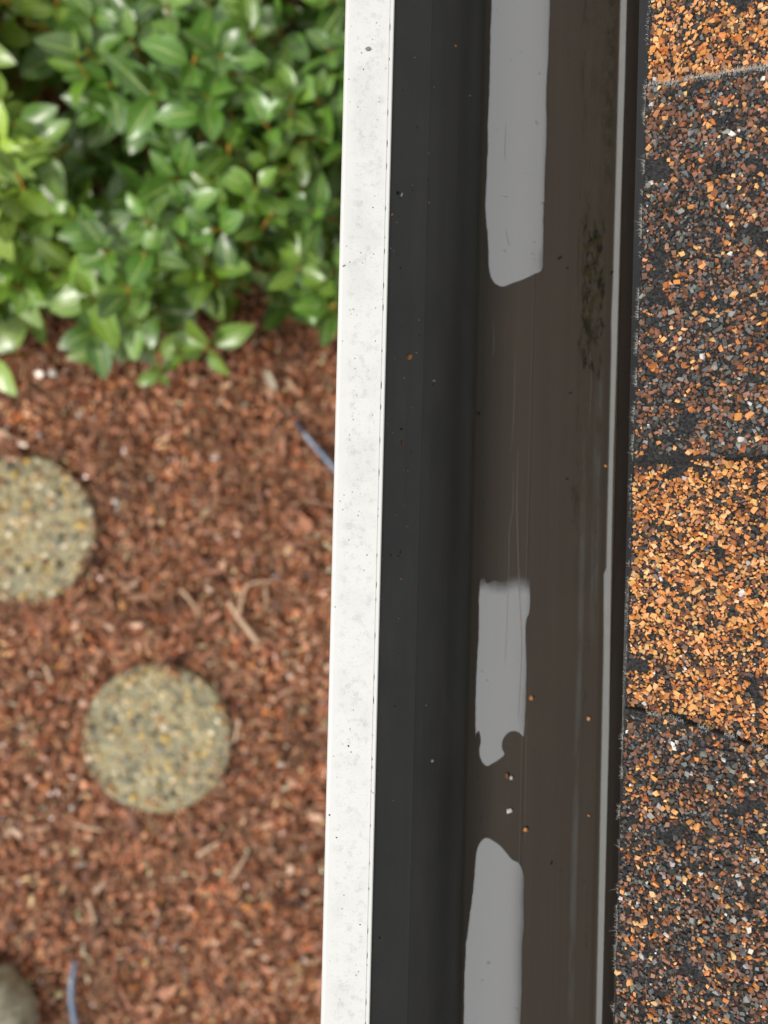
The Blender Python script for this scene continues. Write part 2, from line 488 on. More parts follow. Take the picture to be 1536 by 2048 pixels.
def build_mulch():
    # shards of shredded bark
    def shards(n, L, W, T, x0, x1, y0, y1, z0, z1, tilt):
        x = rng.uniform(x0, x1, n); y = rng.uniform(y0, y1, n)
        k = ~in_paver(x, y, .002); x, y = x[k], y[k]; n = len(x)
        L = np.exp(rng.normal(np.log(L), .42, n)); W = np.exp(rng.normal(np.log(W), .38, n)); T = np.exp(rng.normal(np.log(T), .3, n))
        b = np.array([(-.5, -.3, -.5), (.5, -.2, -.5), (.5, .25, -.5), (-.5, .35, -.5),
                      (-.4, -.5, .5), (.35, -.35, .5), (.45, .4, .5), (-.45, .5, .5)])
        v = b[None] + rng.uniform(-.2, .2, (n, 8, 3))
        v = v * np.stack([L, W, T], 1)[:, None]
        yaw = rng.uniform(0, 2 * np.pi, n); pit = rng.normal(0, tilt, n); rol = rng.normal(0, .5, n)
        cy, sy, cp, sp, cr, sr = np.cos(yaw), np.sin(yaw), np.cos(pit), np.sin(pit), np.cos(rol), np.sin(rol)
        Mx = np.zeros((n, 3, 3))
        Mx[:, 0, 0] = cy * cp; Mx[:, 0, 1] = cy * sp * sr - sy * cr; Mx[:, 0, 2] = cy * sp * cr + sy * sr
        Mx[:, 1, 0] = sy * cp; Mx[:, 1, 1] = sy * sp * sr + cy * cr; Mx[:, 1, 2] = sy * sp * cr - cy * sr
        Mx[:, 2, 0] = -sp; Mx[:, 2, 1] = cp * sr; Mx[:, 2, 2] = cp * cr
        v = np.einsum('nij,nkj->nki', Mx, v)
        P = np.stack([x, y, rng.uniform(z0, z1, n)], 1)
        v = (v + P[:, None]).reshape(-1, 3)
        f = np.array([(0, 3, 2, 1), (4, 5, 6, 7), (0, 1, 5, 4), (1, 2, 6, 5), (2, 3, 7, 6), (3, 0, 4, 7)])
        F = (f[None] + (np.arange(n) * 8)[:, None, None]).reshape(-1, 4)
        return v, F, n, x, y
    pal = np.array([(.36, .155, .085), (.22, .085, .045), (.47, .22, .13), (.10, .04, .025), (.60, .34, .22), (.42, .20, .13), (.32, .11, .05), (.75, .52, .38), (.55, .20, .06)])
    pr = np.array([.22, .17, .17, .13, .08, .12, .07, .025, .015]); pr /= pr.sum()
    X = (-1.5, .55, -1.75, 1.75)
    V, F, n, x, y = shards(58000, .0155, .0062, .0033, *X, .0, .022, .35)
    c = np.minimum(.85, pal[rng.choice(len(pal), n, p=pr)] * np.array((1.48, 1.38, 1.20)) * np.exp(rng.normal(0, .36, (n, 1))))
    c = c * np.array([1 + .55 * mnoise.noise(Vector((a * 6, b * 6, 3))) + .35 * mnoise.noise(Vector((a * 19, b * 19, 5))) for a, b in zip(x, y)])[:, None]
    tag(npmesh('bark_mulch', V, F, M_mulch, colors=np.repeat(c, 8, 0)),
        'reddish brown shredded bark mulch covering the garden bed', 'mulch', kind='stuff')
    V, F, n, x, y = shards(2600, .030, .013, .005, *X, .010, .028, .3)
    c = pal[rng.choice(len(pal), n, p=pr)] * rng.uniform(.7, 1.3, (n, 1))
    tag(npmesh('coarse_bark_mulch', V, F, M_mulch, colors=np.repeat(c, 8, 0)),
        'larger bark pieces mixed into the shredded mulch', 'mulch', kind='stuff')
    V, F, n, x, y = shards(4200, .013, .010, .004, *X, .016, .028, .25)
    c = pal[rng.choice(len(pal), n, p=pr)] * rng.uniform(.8, 1.5, (n, 1))
    tag(npmesh('damp_bark_mulch', V, F, M_wet, colors=np.repeat(c, 8, 0)),
        'glistening damp bark chips scattered over the mulch', 'mulch', kind='stuff')
    V, F, n, x, y = shards(9000, .050, .0013, .001, *X, .020, .032, .12)
    c = np.array([(.50, .30, .18)]) * rng.uniform(.5, 1.35, (n, 1))
    tag(npmesh('bark_fibre', V, F, M_mulch, colors=np.repeat(c, 8, 0)),
        'fine tan wood fibres lying over the mulch', 'wood fibre', kind='stuff')
build_mulch()

# ------------------------------------------------------------------ pavers
def build_paver(u, v, r, label, seed):
    random.seed(seed)
    c = at(u, v, .035); rr = r / 1536 * (CAM_Z - .035)
    root = empty('stepping_stone', (c.x, c.y, 0))
    tag(root, label, 'stepping stone', 'round stepping stones in the mulch')
    n = 96; V = []; prof = [(1.0, -.03), (1.0, .022), (.992, .030), (.965, .034), (.8, .035), (.4, .0355)]
    for k, (s, z) in enumerate(prof):
        for i in range(n):
            a = i / n * 2 * math.pi
            w_ = 1 + .006 * mnoise.noise(Vector((math.cos(a) * 3, math.sin(a) * 3, seed))) + (.006 * mnoise.noise(Vector((math.cos(a) * 14, math.sin(a) * 14, seed + k))) if k < 4 else 0)
            V.append((c.x + rr * s * w_ * math.cos(a), c.y + rr * s * w_ * math.sin(a), z + .0008 * mnoise.noise(Vector((a * 4, s * 9, seed)))))
    F = [(k * n + i, k * n + (i + 1) % n, (k + 1) * n + (i + 1) % n, (k + 1) * n + i) for k in range(len(prof) - 1) for i in range(n)]
    F.append(tuple((len(prof) - 1) * n + i for i in range(n))); F.append(tuple(range(n))[::-1])
    pymesh('slab', V, F, M_paver, root, smooth=False)
    m = 950
    rad = rr * .965 * np.sqrt(rng.uniform(0, 1, m)); th = rng.uniform(0, 2 * np.pi, m)
    sz = np.minimum(.016, np.exp(rng.normal(np.log(.0056), .55, m)))
    P = np.stack([c.x + rad * np.cos(th), c.y + rad * np.sin(th), .0345 + sz * .05], 1)
    Vg, Fg = chips(P, sz, (1, .85, .6), .12)
    pal = np.array([(.30, .28, .20), (.45, .38, .22), (.58, .50, .38), (.42, .26, .16), (.20, .22, .22), (.85, .82, .74), (.60, .45, .14), (.30, .16, .09), (.12, .12, .10)])
    col = pal[rng.choice(9, m, p=[.2, .19, .11, .08, .15, .07, .07, .05, .08])] * rng.uniform(.85, 1.5, (m, 1)) * np.array((1.08, .98, .78))
    o = npmesh('pebbles', Vg, Fg, M_agg, root, colors=np.repeat(col, 12, 0)); o['kind'] = 'stuff'
def rim_litter():
    """bark crumbs kicked onto the rims of the stepping stones"""
    Ps, Sz = [], []
    for (u, v, r) in PAVERS:
        c = at(u, v, .035); rr = r / 1536 * (CAM_Z - .035)
        m = 170; th = rng.uniform(0, 2 * np.pi, m); q = rr * (1.01 - np.abs(rng.normal(0, .05, m)))
        sel = np.array([mnoise.noise(Vector((math.cos(t) * 2, math.sin(t) * 2, u))) > -.1 for t in th])
        Ps.append(np.stack([c.x + q * np.cos(th), c.y + q * np.sin(th), np.full(m, .037)], 1)[sel]); 
    P = np.concatenate(Ps); V, F = shards8(P, np.exp(rng.normal(np.log(.005), .4, len(P))))
    col = np.array([(.40, .19, .11)]) * rng.uniform(.35, 1.3, (len(P), 1))
    tag(npmesh('bark_crumbs', V, F, M_mulch, colors=np.repeat(col, 8, 0)), 'bark crumbs strewn over the rims of the two round stepping stones', 'mulch', kind='stuff')
rim_litter()
build_paver(*PAVERS[0], 'round pebbled stepping stone lying whole in the middle of the mulch', 3)
build_paver(*PAVERS[1], 'mossy yellowish round stepping stone beside the shrub, half outside the left border', 8)

# rock in the lower left corner
def blob(name, c, rx, ry, rz, mat, parent=None, seed=0, sub=4, amp=.18, freq=2.2, cut=None, smooth=True):
    me = bpy.data.meshes.new(name); bm = bmesh.new()
    bmesh.ops.create_icosphere(bm, subdivisions=sub, radius=1)
    for v in bm.verts:
        p = v.co.copy(); k = 1 + amp * mnoise.noise(p * freq + Vector((seed, 0, 0))) + amp * .3 * mnoise.noise(p * freq * 4 + Vector((seed, 5, 0)))
        p = p * k
        p = Vector([math.copysign(min(abs(q), .86), q) for q in p])
        v.co = Vector((p.x * rx, p.y * ry, p.z * rz))
    bm.to_mesh(me); bm.free()
    o = link(name, me, mat, parent, smooth); o.location = c
    return o
c = at(-30, 2040, .06)
tag(blob('rock', c, .145, .145, .10, M_rock, seed=4), 'rough grey lichen covered rock at the lower left corner of the mulch', 'rock')

# ------------------------------------------------------------------ tubes and twigs
def tube_mesh(pts, rads, sides=12, cap=True):
    V, F = [], []
    n = len(pts)
    for i, p in enumerate(pts):
        t = (pts[min(i + 1, n - 1)] - pts[max(i - 1, 0)]).normalized()
        a = t.cross(Vector((0, 0, 1)))
        if a.length < .01: a = Vector((1, 0, 0))
        a.normalize(); b = a.cross(t)
        for k in range(sides):
            th = k / sides * 2 * math.pi
            V.append(p + (a * math.cos(th) + b * math.sin(th)) * rads[i])
    for i in range(n - 1):
        for k in range(sides):
            F.append((i * sides + k, i * sides + (k + 1) % sides, (i + 1) * sides + (k + 1) % sides, (i + 1) * sides + k))
    if cap:
        F.append(tuple(range(sides))[::-1]); F.append(tuple((n - 1) * sides + k for k in range(sides)))
    return V, F

def spline(ps, n):
    """Catmull-Rom through Vectors"""
    out = []; ps = [ps[0] * 2 - ps[1]] + ps + [ps[-1] * 2 - ps[-2]]
    for i in range(1, len(ps) - 2):
        for k in range(n):
            t = k / n; a, b, c, d = ps[i - 1:i + 3]
            out.append(.5 * ((2 * b) + (c - a) * t + (2 * a - 5 * b + 4 * c - d) * t * t + (-a + 3 * b - 3 * c + d) * t ** 3))
    out.append(ps[-2]); return out

def hose(label, pxs, r, plug=None):
    pts = spline([at(u, v, z) for (u, v, z) in pxs], 8)
    root = empty('drip_tube', pts[0]); tag(root, label, 'irrigation tube', 'drip irrigation tubes in the mulch')
    V, F = tube_mesh(pts, [r] * len(pts)); pymesh('tube', V, F, M_tube, root, True)
    if plug:
        d = (pts[0] - pts[1]).normalized()
        q = [pts[0] - d * .004, pts[0] + d * .014, pts[0] + d * .016, pts[0] + d * .030]
        V, F = tube_mesh(q, [r * .72, r * .72, r * 1.05, r * 1.05]); pymesh('end_plug', V, F, M_tubeend, root, True)
hose('blue grey irrigation tube poking out from under the gutter in the mulch',
     [(608, 865, .045), (630, 892, .045), (655, 920, .04), (690, 962, .04), (740, 1030, .035)], .0070, True)
hose('curved blue grey irrigation tube rising from the mulch next to the rock',
     [(151, 1924, .020), (145, 1955, .04), (143, 1990, .045), (147, 2030, .045), (158, 2090, .04), (170, 2180, .03)], .0078)

def twig(label, branches, name='twig', cat='twig', group=None, mat=None):
    V, F = [], []
    for (pxs, r0, r1) in branches:
        pts = spline([at(u, v, z) for (u, v, z) in pxs], 5)
        n = len(pts); rads = [1.25 * r0 + 1.25 * (r1 - r0) * i / (n - 1) + .0006 * math.sin(i * 2.3) for i in range(n)]
        v, f = tube_mesh(pts, rads, 7); o = len(V); V += v; F += [tuple(q + o for q in g) for g in f]
    loc = at(*branches[0][0][0])
    tag(pymesh(name, V, F, mat or M_twig, None, True, loc=loc), label, cat, group)
twig('forked pale twig on the mulch between the round stepping stone and the gutter',
     [([(458, 1202, .040), (478, 1235, .043), (500, 1262, .042), (516, 1284, .036)], .0055, .0068),
      ([(478, 1228, .042), (485, 1195, .044), (500, 1168, .042), (545, 1162, .038)], .0042, .0026)])
twig('thin curved dry stalk right of the forked twig', [([(530, 1172, .034), (533, 1195, .036), (528, 1218, .034)], .003, .002)])
twig('short pale stick lying below the fully visible stepping stone', [([(150, 1648, .034), (180, 1656, .036), (205, 1660, .034)], .004, .003)])
twig('short grey stick leaning right, below and right of the whole stepping stone', [([(395, 1712, .034), (418, 1696, .036), (440, 1682, .034)], .004, .003)])
twig('slender tan stick near the foot of the frame, left of the gutter', [([(460, 1760, .034), (478, 1735, .036), (494, 1708, .034)], .0028, .0022)])
twig('upright pale splinter directly right of the whole stepping stone', [([(470, 1482, .034), (475, 1460, .036), (479, 1438, .034)], .0038, .0042)])
twig('pale splinter slanting between the two stepping stones', [([(362, 1178, .034), (382, 1202, .036), (396, 1222, .034)], .004, .003)])
twig('short bleached stub under the half hidden stepping stone', [([(88, 1330, .032), (97, 1347, .034), (104, 1364, .032)], .0035, .0045)])
twig('grey splinter above the tube in the lower left', [([(175, 1800, .034), (185, 1825, .036), (188, 1845, .034)], .0045, .0035)])
twig('light splinter at the left border above the mossy stepping stone', [([(-15, 858, .034), (8, 865, .036), (22, 874, .034)], .006, .005)])

def leaf_scrap(name, label, u, v, z, L, W, ang, mat, cat):
    c = at(u, v, z); V, F = [], []; n = 9
    ca, sa = math.cos(ang), math.sin(ang)
    for i in range(n):
        t = i / (n - 1); w_ = W * .5 * math.sin(math.pi * min(.97, t * .93 + .04)) ** .7
        for s in (-1, -.5, 0, .5, 1):
            x = (t - .5) * L; y = s * w_; zz = .004 * abs(s) * 1.6 + .006 * math.sin(t * 3)
            V.append((c.x + x * ca - y * sa, c.y + x * sa + y * ca, z + zz))
    for i in range(n - 1):
        for k in range(4): F.append((i * 5 + k, i * 5 + k + 1, i * 5 + k + 6, i * 5 + k + 5))
    o = pymesh(name, V, F, mat, None, True, loc=c)
    md = o.modifiers.new('thick', 'SOLIDIFY'); md.thickness = .0008
    tag(o, label, cat)
M_dry = plain("bleached_dry_leaf", (.56, .48, .36), .6, .4, var=.3, vscale=90)
leaf_scrap('dry_leaf', 'bleached curled dry leaf on the mulch just below the shrub, next to the gutter', 541, 762, .040, .064, .024, R(-62), M_dry, 'dead leaf')
leaf_scrap('dry_leaf', 'narrow tan dry leaf right of the bleached curled leaf', 582, 772, .038, .05, .012, R(-55), M_twig, 'dead leaf')

def pebble(label, u, v, r, col, seed, z=.03):
    m = plain("pebble_" + str(seed), col, .4, .6, var=.15, vscale=100)
    tag(blob('pebble', at(u, v, z), r, r * .82, r * .6, m, seed=seed, sub=2, amp=.2), label, 'pebble')
pebble('white pebble on the mulch below the left end of the shrub', 106, 746, .013, (.72, .68, .62), 1, .034)
pebble('whitish pebble on the mulch right of the mossy stepping stone', 231, 1003, .010, (.66, .60, .55), 2, .034)
pebble('cream pebble on the mulch right of the whole stepping stone\'s top', 580, 1352, .010, (.68, .55, .45), 3, .034)
pebble('pale pebble near the gutter, level with the lower half of the whole stepping stone', 562, 1528, .010, (.66, .56, .46), 4, .034)
pebble('orange bark nugget left of the cream pebble', 505, 1330, .013, (.55, .22, .06), 5, .034)
pebble('pinkish pebble at the upper left rim of the whole stepping stone', 168, 1405, .013, (.62, .40, .29), 6, .034)

# ------------------------------------------------------------------ shrub
def leaf_template():
    ts = np.linspace(0, 1, 10); ss = np.array([-1, -.55, 0, .55, 1])
    w_ = np.sin(np.pi * ts ** .85) ** .80 * (1 - .14 * ts)
    w_[0] = .04; w_[-1] = .0
    V, U = [], []
    for t, ww in zip(ts, w_):
        for s in ss:
            V.append((t, s * ww, 0)); U.append((.5 + s * .5, t))
    F = [(i * 5 + k, (i + 1) * 5 + k, (i + 1) * 5 + k + 1, i * 5 + k + 1) for i in range(9) for k in range(4)]
    return np.array(V), np.array(U), np.array(F)
LV, LU, LF = leaf_template()

def build_shrub():
    vb_pts = [(-900, 640), (-200, 690), (0, 655), (50, 640), (90, 590), (130, 570), (165, 650), (195, 735), (260, 740), (310, 725),
              (350, 735), (400, 735), (445, 690), (480, 580), (520, 620), (580, 650), (630, 630), (700, 590), (900, 540), (1100, 300)]
    bx, by = zip(*vb_pts)
    leaves, tubes = [], []
    rnd = random.Random(5)
    def shoot(tip, axis, L, hue, pairs, layer):
        yaw0 = rnd.uniform(0, math.pi)
        zax = axis.normalized(); xax = zax.orthogonal().normalized(); yax = zax.cross(xax)
        for k in range(pairs):
            node = tip - zax * (k * .016 + .002)
            scale = [.62, .95, 1.08, 1.0][min(k, 3)]
            el = [R(48), R(20), R(4), R(-12)][min(k, 3)] + rnd.gauss(0, R(9))
            for side in (0, math.pi):
                a = yaw0 + k * math.pi / 2 + side + rnd.gauss(0, .22)
                out = xax * math.cos(a) + yax * math.sin(a)
                d = (out * math.cos(el) + zax * math.sin(el)).normalized()
                leaves.append((node, d, zax, L * scale * rnd.uniform(.85, 1.12), hue, layer))
        # stem
        p1 = tip - zax * .07 + Vector((rnd.uniform(-.01, .01), rnd.uniform(-.01, .01), 0))
        p2 = p1 + Vector((rnd.uniform(-.04, .04), rnd.uniform(0, .09), -rnd.uniform(.06, .14)))
        tubes.append(([tip + zax * .006, tip, p1, p2], [.0016, .0036, .0030, .0046]))
    for layer, (step, zt, dz) in enumerate([(74, .72, .09), (72, .58, .07), (80, .42, .06), (95, .25, .05)]):
        u = -750
        while u < 1000:
            v = -800
            while v < 760:
                uu = u + rnd.uniform(-.5, .5) * step; vv = v + rnd.uniform(-.5, .5) * step
                v += step
                b = np.interp(uu, bx, by) + 52 + rnd.uniform(-25, 8) - (0, 10, 35, 90)[layer]
                if vv > b: continue
                edge = min(1, (b - vv) / 220)
                hmp = mnoise.noise(Vector((uu / 230, vv / 230, 2.1)))
                z = zt + dz * hmp * 1.5 + rnd.uniform(-.03, .03) - (1 - edge) * .20
                if z < .10: z = .10
                if layer < 2 and hmp < -.15: continue          # hollows between the top shoots
                if z > .95: z = .95
                tip = at(uu, vv, z)
                lean = Vector((rnd.gauss(0, .30), rnd.gauss(0, .30) - (1 - edge) * .55, 1))
                yl = max(0, 1 - (uu + 20) / 220) * rnd.uniform(.15, .7) if vv < 520 else rnd.random() * .35
                hue = min(1, max(0, yl + rnd.gauss(0, .12) + (.25 if rnd.random() < .12 else 0)))
                shoot(tip, lean, rnd.uniform(.070, .092), hue, rnd.choice([2, 3, 3]), layer)
            u += step
    n = len(leaves)
    Vs = np.empty((n, 50, 3)); C = np.empty((n, 50, 3))
    for i, (node, d, up, L, hue, layer) in enumerate(leaves):
        side = d.cross(up)
        if side.length < .05: side = d.orthogonal()
        side.normalize(); nn = side.cross(d).normalized()
        # roll about its own length
        ro = rnd.gauss(0, .28); c_, s_ = math.cos(ro), math.sin(ro)
        side, nn = side * c_ + nn * s_, nn * c_ - side * s_
        W = L * rnd.uniform(.25, .31)
        t = LV[:, 0]; s = LV[:, 1]
        droop = rnd.uniform(.08, .34); fold = rnd.uniform(.15, .55)
        wave = rnd.uniform(0, 6)
        zz = -droop * t ** 2 * L + fold * np.abs(s) * W - .12 * W * np.sin(np.abs(s) * 2.6) + .05 * W * np.sin(t * 9 + wave) * s
        xx = t * L * (1 - droop * .3 * t) + .006
        P = np.array(node)[None] + xx[:, None] * np.array(d)[None] + (s * W)[:, None] * np.array(side)[None] + zz[:, None] * np.array(nn)[None]
        Vs[i] = P
        g = np.array((.098, .245, .020)) * (1 - hue) + np.array((.40, .56, .035)) * hue
        g = g * rnd.uniform(.6, 1.45)
        C[i] = g[None]
    F = (LF[None] + (np.arange(n) * 50)[:, None, None]).reshape(-1, 4)
    Uv = np.tile(LU, (n, 1))
    root = empty('shrub', at(300, 100, 0))
    tag(root, 'dense evergreen shrub with glossy oval green leaves above the mulch', 'shrub')
    o = npmesh('foliage', Vs.reshape(-1, 3), F, M_leaf, root, colors=C.reshape(-1, 3), uvs=Uv, smooth=True); o['kind'] = 'stuff'
    V, Fs = [], []
    for pts, rads in tubes:
        v, f = tube_mesh(pts, rads, 5, False); of = len(V); V += v; Fs += [tuple(q + of for q in g) for g in f]
    pymesh('twigs', V, Fs, M_stem, root, True)['kind'] = 'stuff'
    # main stems reaching the soil
    for i in range(14):
        b = at(rnd.uniform(-300, 700), rnd.uniform(-400, 420), 0.0)
        pts = [Vector((b.x, b.y, -.02)), Vector((b.x + rnd.uniform(-.05, .05), b.y + rnd.uniform(-.05, .05), .22)), Vector((b.x + rnd.uniform(-.12, .12), b.y + rnd.uniform(-.12, .12), .48))]
        v, f = tube_mesh(spline(pts, 4), [.010 - .0006 * k for k in range(9)], 7)
        pymesh('stem', v, f, M_stem, root, True)
    print('leaves', n)
build_shrub()

# ------------------------------------------------------------------ gutter
Y0, Y1 = -1.6, 1.6
LIPZ = 1.780
XL, XR = -.0213, -.0008         # outer and inner edge of the lip
XB = .1232                       # back wall
gut = empty('gutter', (.05, 0, FLOOR_Z))
tag(gut, 'roof gutter with white front lip and dark stained trough', 'gutter')

def sweep(name, prof, mat, parent, ny=40, smooth=False, closed=False, wob=0.0, y0=Y0, y1=Y1):
    """profile of (x,z) points swept along Y"""
    V, F = [], []; m = len(prof)
    ys = [y0 + (y1 - y0) * i / ny for i in range(ny + 1)]
    for y in ys:
        d = wob * mnoise.noise(Vector((y * 4, 3.3, 0)))
        for (x, z) in prof: V.append((x + d, y, z))
    for i in range(ny):
        for k in range(m if closed else m - 1):
            k2 = (k + 1) % m
            F.append((i * m + k, i * m + k2, (i + 1) * m + k2, (i + 1) * m + k))
    if closed:
        F.append(tuple(range(m))[::-1]); F.append(tuple(ny * m + k for k in range(m)))
    return pymesh(name, V, F, mat, parent, smooth)

def shell(prof, t):
    """give a polyline an offset copy below -> closed outline"""
    off = []
    for i, (x, z) in enumerate(prof):
        a = prof[max(i - 1, 0)]; b = prof[min(i + 1, len(prof) - 1)]
        dx, dz = b[0] - a[0], b[1] - a[1]; l = math.hypot(dx, dz)
        off.append((x + dz / l * t, z - dx / l * t))
    return prof + off[::-1]

# lip: flat painted top, rounded outer corner, hemmed inner fold a hair higher
lip = [(XL + .0012, LIPZ - .022), (XL, LIPZ - .016), (XL, LIPZ - .0016), (XL + .0005, LIPZ - .0005), (XL + .0016, LIPZ),
       (XR - .0019, LIPZ), (XR - .0018, LIPZ - .00035), (XR - .0015, LIPZ - .00035), (XR - .0014, LIPZ + .0001), (XR - .0004, LIPZ + .0001),
       (XR, LIPZ - .0003), (XR, LIPZ - .0022), (XR - .0012, LIPZ - .0026), (XL + .002, LIPZ - .0026), (XL + .0024, LIPZ - .022)]
sweep('front_lip', lip, M_lip, gut, 60, closed=True)
# front outer ogee face below the lip, painted white
ogee = [(XL + .0018, LIPZ - .0215), (XL + .006, LIPZ - .030), (XL + .014, LIPZ - .040), (XL + .026, LIPZ - .052), (XL + .038, LIPZ - .066), (XL + .045, LIPZ - .080), (XL + .047, LIPZ - .0955)]
sweep('front_face', shell(ogee, .0012), M_paint, gut, 2, closed=True)
# inner wall of the trough (seen dark), from under the lip down to the floor
xc = at(840, 1024, 1.733).x
iw = [(XR - .0045, LIPZ - .0030), (XR - .0042, LIPZ - .026), (XR + .001, LIPZ - .034), (xc - .0002, LIPZ - .0465), (xc + .0004, LIPZ - .0475),
      (xc + .006, LIPZ - .054), (xc + .014, LIPZ - .066), (xc + .0215, LIPZ - .080), (.0452, LIPZ - .0885), (.0462, LIPZ - .0897)]
low = spline([Vector((x, 0, z)) for x, z in iw[4:]], 4)
iw = iw[:4] + [(p.x, p.z) for p in low]
sweep('front_wall', shell(iw, .0009), M_wall, gut, 60, closed=True)
fl = [(.0464, FLOOR_Z + .0006), (.0480, FLOOR_Z), (.0765, FLOOR_Z), (.0769, FLOOR_Z + .00012), (.0773, FLOOR_Z + .00012), (.0777, FLOOR_Z), (.1185, FLOOR_Z), (XB - .001, FLOOR_Z + .0006)]
floor = sweep('floor', shell(fl, .0009), M_floor, gut, 60, closed=True)
bw = [(XB - .0008, FLOOR_Z + .0009), (XB, FLOOR_Z + .006), (XB, FLOOR_Z + .02), (XB + .0006, FLOOR_Z + .021), (XB + .0006, FLOOR_Z + .085), (XB, FLOOR_Z + .087)]
sweep('back_wall', shell(bw, .0009), M_back, gut, 2, closed=True)

# long fine scratches on the trough floor
def ribbon(name, pxs, w_, mat, parent, z):
    pts = spline([at(u, v, z) for (u, v) in pxs], 10); V, F = [], []
    for i, p in enumerate(pts):
        k = w_ * math.sin(math.pi * (i + .3) / (len(pts) - .4)) ** .4
        V += [(p.x - k, p.y, p.z), (p.x + k, p.y, p.z)]
    for i in range(len(pts) - 1): F.append((2 * i, 2 * i + 1, 2 * i + 3, 2 * i + 2))
    return pymesh(name, V, F, mat, parent)
for pxs, w_ in [([(1036, 900), (1034, 1000), (1036, 1100), (1040, 1200), (1044, 1290), (1040, 1380), (1036, 1440)], .00012),
                ([(1026, 940), (1026, 1010), (1019, 1060), (1018, 1120), (1014, 1250), (1010, 1330)], .00008),
                ([(986, 640), (988, 690), (985, 715)], .00009), ([(1030, 700), (1028, 820), (1022, 905)], .00006),
                ([(1180, 700), (1182, 780), (1176, 860)], .00006), ([(1050, 1690), (1052, 1500), (1054, 1430)], .00006),
                ([(1012, 250), (1010, 300), (1011, 320)], .00012), ([(1012, 460), (1016, 480), (1020, 490)], .0001)]:
    ribbon('scratch', pxs, w_, M_scratch, floor, FLOOR_Z + .00035)

# ------------------------------------------------------------------ puddles
def puddle(label, outline, h_=.00009, mat=None):
    zw = FLOOR_Z + h_
    P0 = [at(u, v, FLOOR_Z + .0002) for u, v in outline]
    # resample the outline
    pts = []
    n = len(P0)
    for i in range(n):
        a, b, c, d = P0[i - 1], P0[i], P0[(i + 1) % n], P0[(i + 2) % n]
        L = (c - b).length; m = max(2, int(L / .0011)); m = min(m, 40)
        for k in range(m):
            t = k / m
            q = b.lerp(c, t)
            s_ = .5 * ((2 * b) + (c - a) * t + (2 * a - 5 * b + 4 * c - d) * t * t + (-a + 3 * b - 3 * c + d) * t ** 3) if L < .012 else q
            j = .00022 * mnoise.noise(q * 260) + .00035 * mnoise.noise(q * 70)
            pts.append(Vector((s_.x + j, s_.y, 0)))
    n = len(pts)
    area = sum(pts[i].x * pts[(i + 1) % n].y - pts[(i + 1) % n].x * pts[i].y for i in range(n))
    sg = 1 if area > 0 else -1
    nor = []
    for i in range(n):
        t = pts[(i + 1) % n] - pts[i - 1]
        nor.append(Vector((-t.y, t.x, 0)).normalized() * sg)
    for _ in range(3): nor = [(nor[i - 1] + nor[i] * 2 + nor[(i + 1) % n]).normalized() for i in range(n)]
    V, F = [], []
    rings = [(0, .0000), (.00014, .42), (.00030, .78), (.00048, .95), (.00068, 1.0)]
    film = [0, .25, .65, .95, 1]
    for (off, zz) in rings:
        for p, q in zip(pts, nor): V.append((p.x + q.x * off, p.y + q.y * off, FLOOR_Z + .00005 + h_ * zz))
    for r_ in range(len(rings) - 1):
        for i in range(n): F.append((r_ * n + i, r_ * n + (i + 1) % n, (r_ + 1) * n + (i + 1) % n, (r_ + 1) * n + i))
    me = bpy.data.meshes.new('puddle'); c = sum(pts, Vector()) / n; c.z = FLOOR_Z
    bm = bmesh.new(); bv = [bm.verts.new(Vector(v) - c) for v in V]
    for f in F: bm.faces.new([bv[k] for k in f])
    top = bm.faces.new([bv[(len(rings) - 1) * n + i] for i in range(n)])
    bmesh.ops.recalc_face_normals(bm, faces=bm.faces)
    if top.normal.z < 0: bmesh.ops.reverse_faces(bm, faces=bm.faces)
    bmesh.ops.triangulate(bm, faces=[top])
    bm.to_mesh(me); bm.free()
    fa_ = me.color_attributes.new('film', 'FLOAT_COLOR', 'POINT')
    for k in range(len(me.vertices)):
        q = film[min(4, k // n)]; fa_.data[k].color = (q, q, q, 1)
    o = link('puddle', me, mat or M_water, None, True); o.location = c
    tag(o, label, 'puddle', 'puddles on the gutter floor')
puddle('long grey puddle at the top of the picture, ending in a slanted rounded tip',
       [(984, -420), (983, -120), (982, 0), (978, 170), (975, 300), (971, 400), (972, 440), (976, 490), (978, 535), (982, 555), (990, 567), (1005, 574),
        (1025, 567), (1048, 559), (1070, 549), (1086, 540), (1088, 510), (1089, 450), (1092, 350), (1096, 270), (1094, 200), (1095, 160), (1099, 112), (1100, 60), (1102, 0), (1108, -120), (1112, -420)])
puddle('short middle grey puddle with ragged top and a round bite at its lower end',
       [(963, 1146), (969, 1150), (974, 1166), (986, 1160), (1000, 1162), (1012, 1156), (1030, 1148), (1060, 1151), (1062, 1190), (1061, 1225), (1055, 1240),
        (1053, 1280), (1055, 1330), (1053, 1400), (1051, 1462), (1048, 1474), (1044, 1472), (1038, 1466), (1029, 1463), (1017, 1467), (1007, 1480), (1005, 1496), (1010, 1509), (1000, 1519), (985, 1528),
        (974, 1533), (965, 1525), (960, 1512), (959, 1498), (961, 1480), (957, 1462), (952, 1476), (950, 1450), (951, 1400), (953, 1350), (956, 1300), (957, 1250), (958, 1200), (960, 1170)],
       mat=mat_water('silty_puddle_water_thinning', (at(1000, 1150, FLOOR_Z).y, at(1000, 1192, FLOOR_Z).y)))
puddle('broad grey puddle at the bottom of the picture, with a sloping domed top',
       [(973, 1675), (984, 1679), (1000, 1690), (1012, 1704), (1025, 1719), (1038, 1725), (1046, 1741), (1050, 1765), (1049, 1850), (1046, 1900), (1045, 1960), (1043, 2048), (1041, 2200), (1030, 2500),
        (914, 2500), (924, 2200), (927, 2048), (929, 1950), (932, 1890), (938, 1845), (945, 1790), (950, 1730), (955, 1696), (963, 1681)])
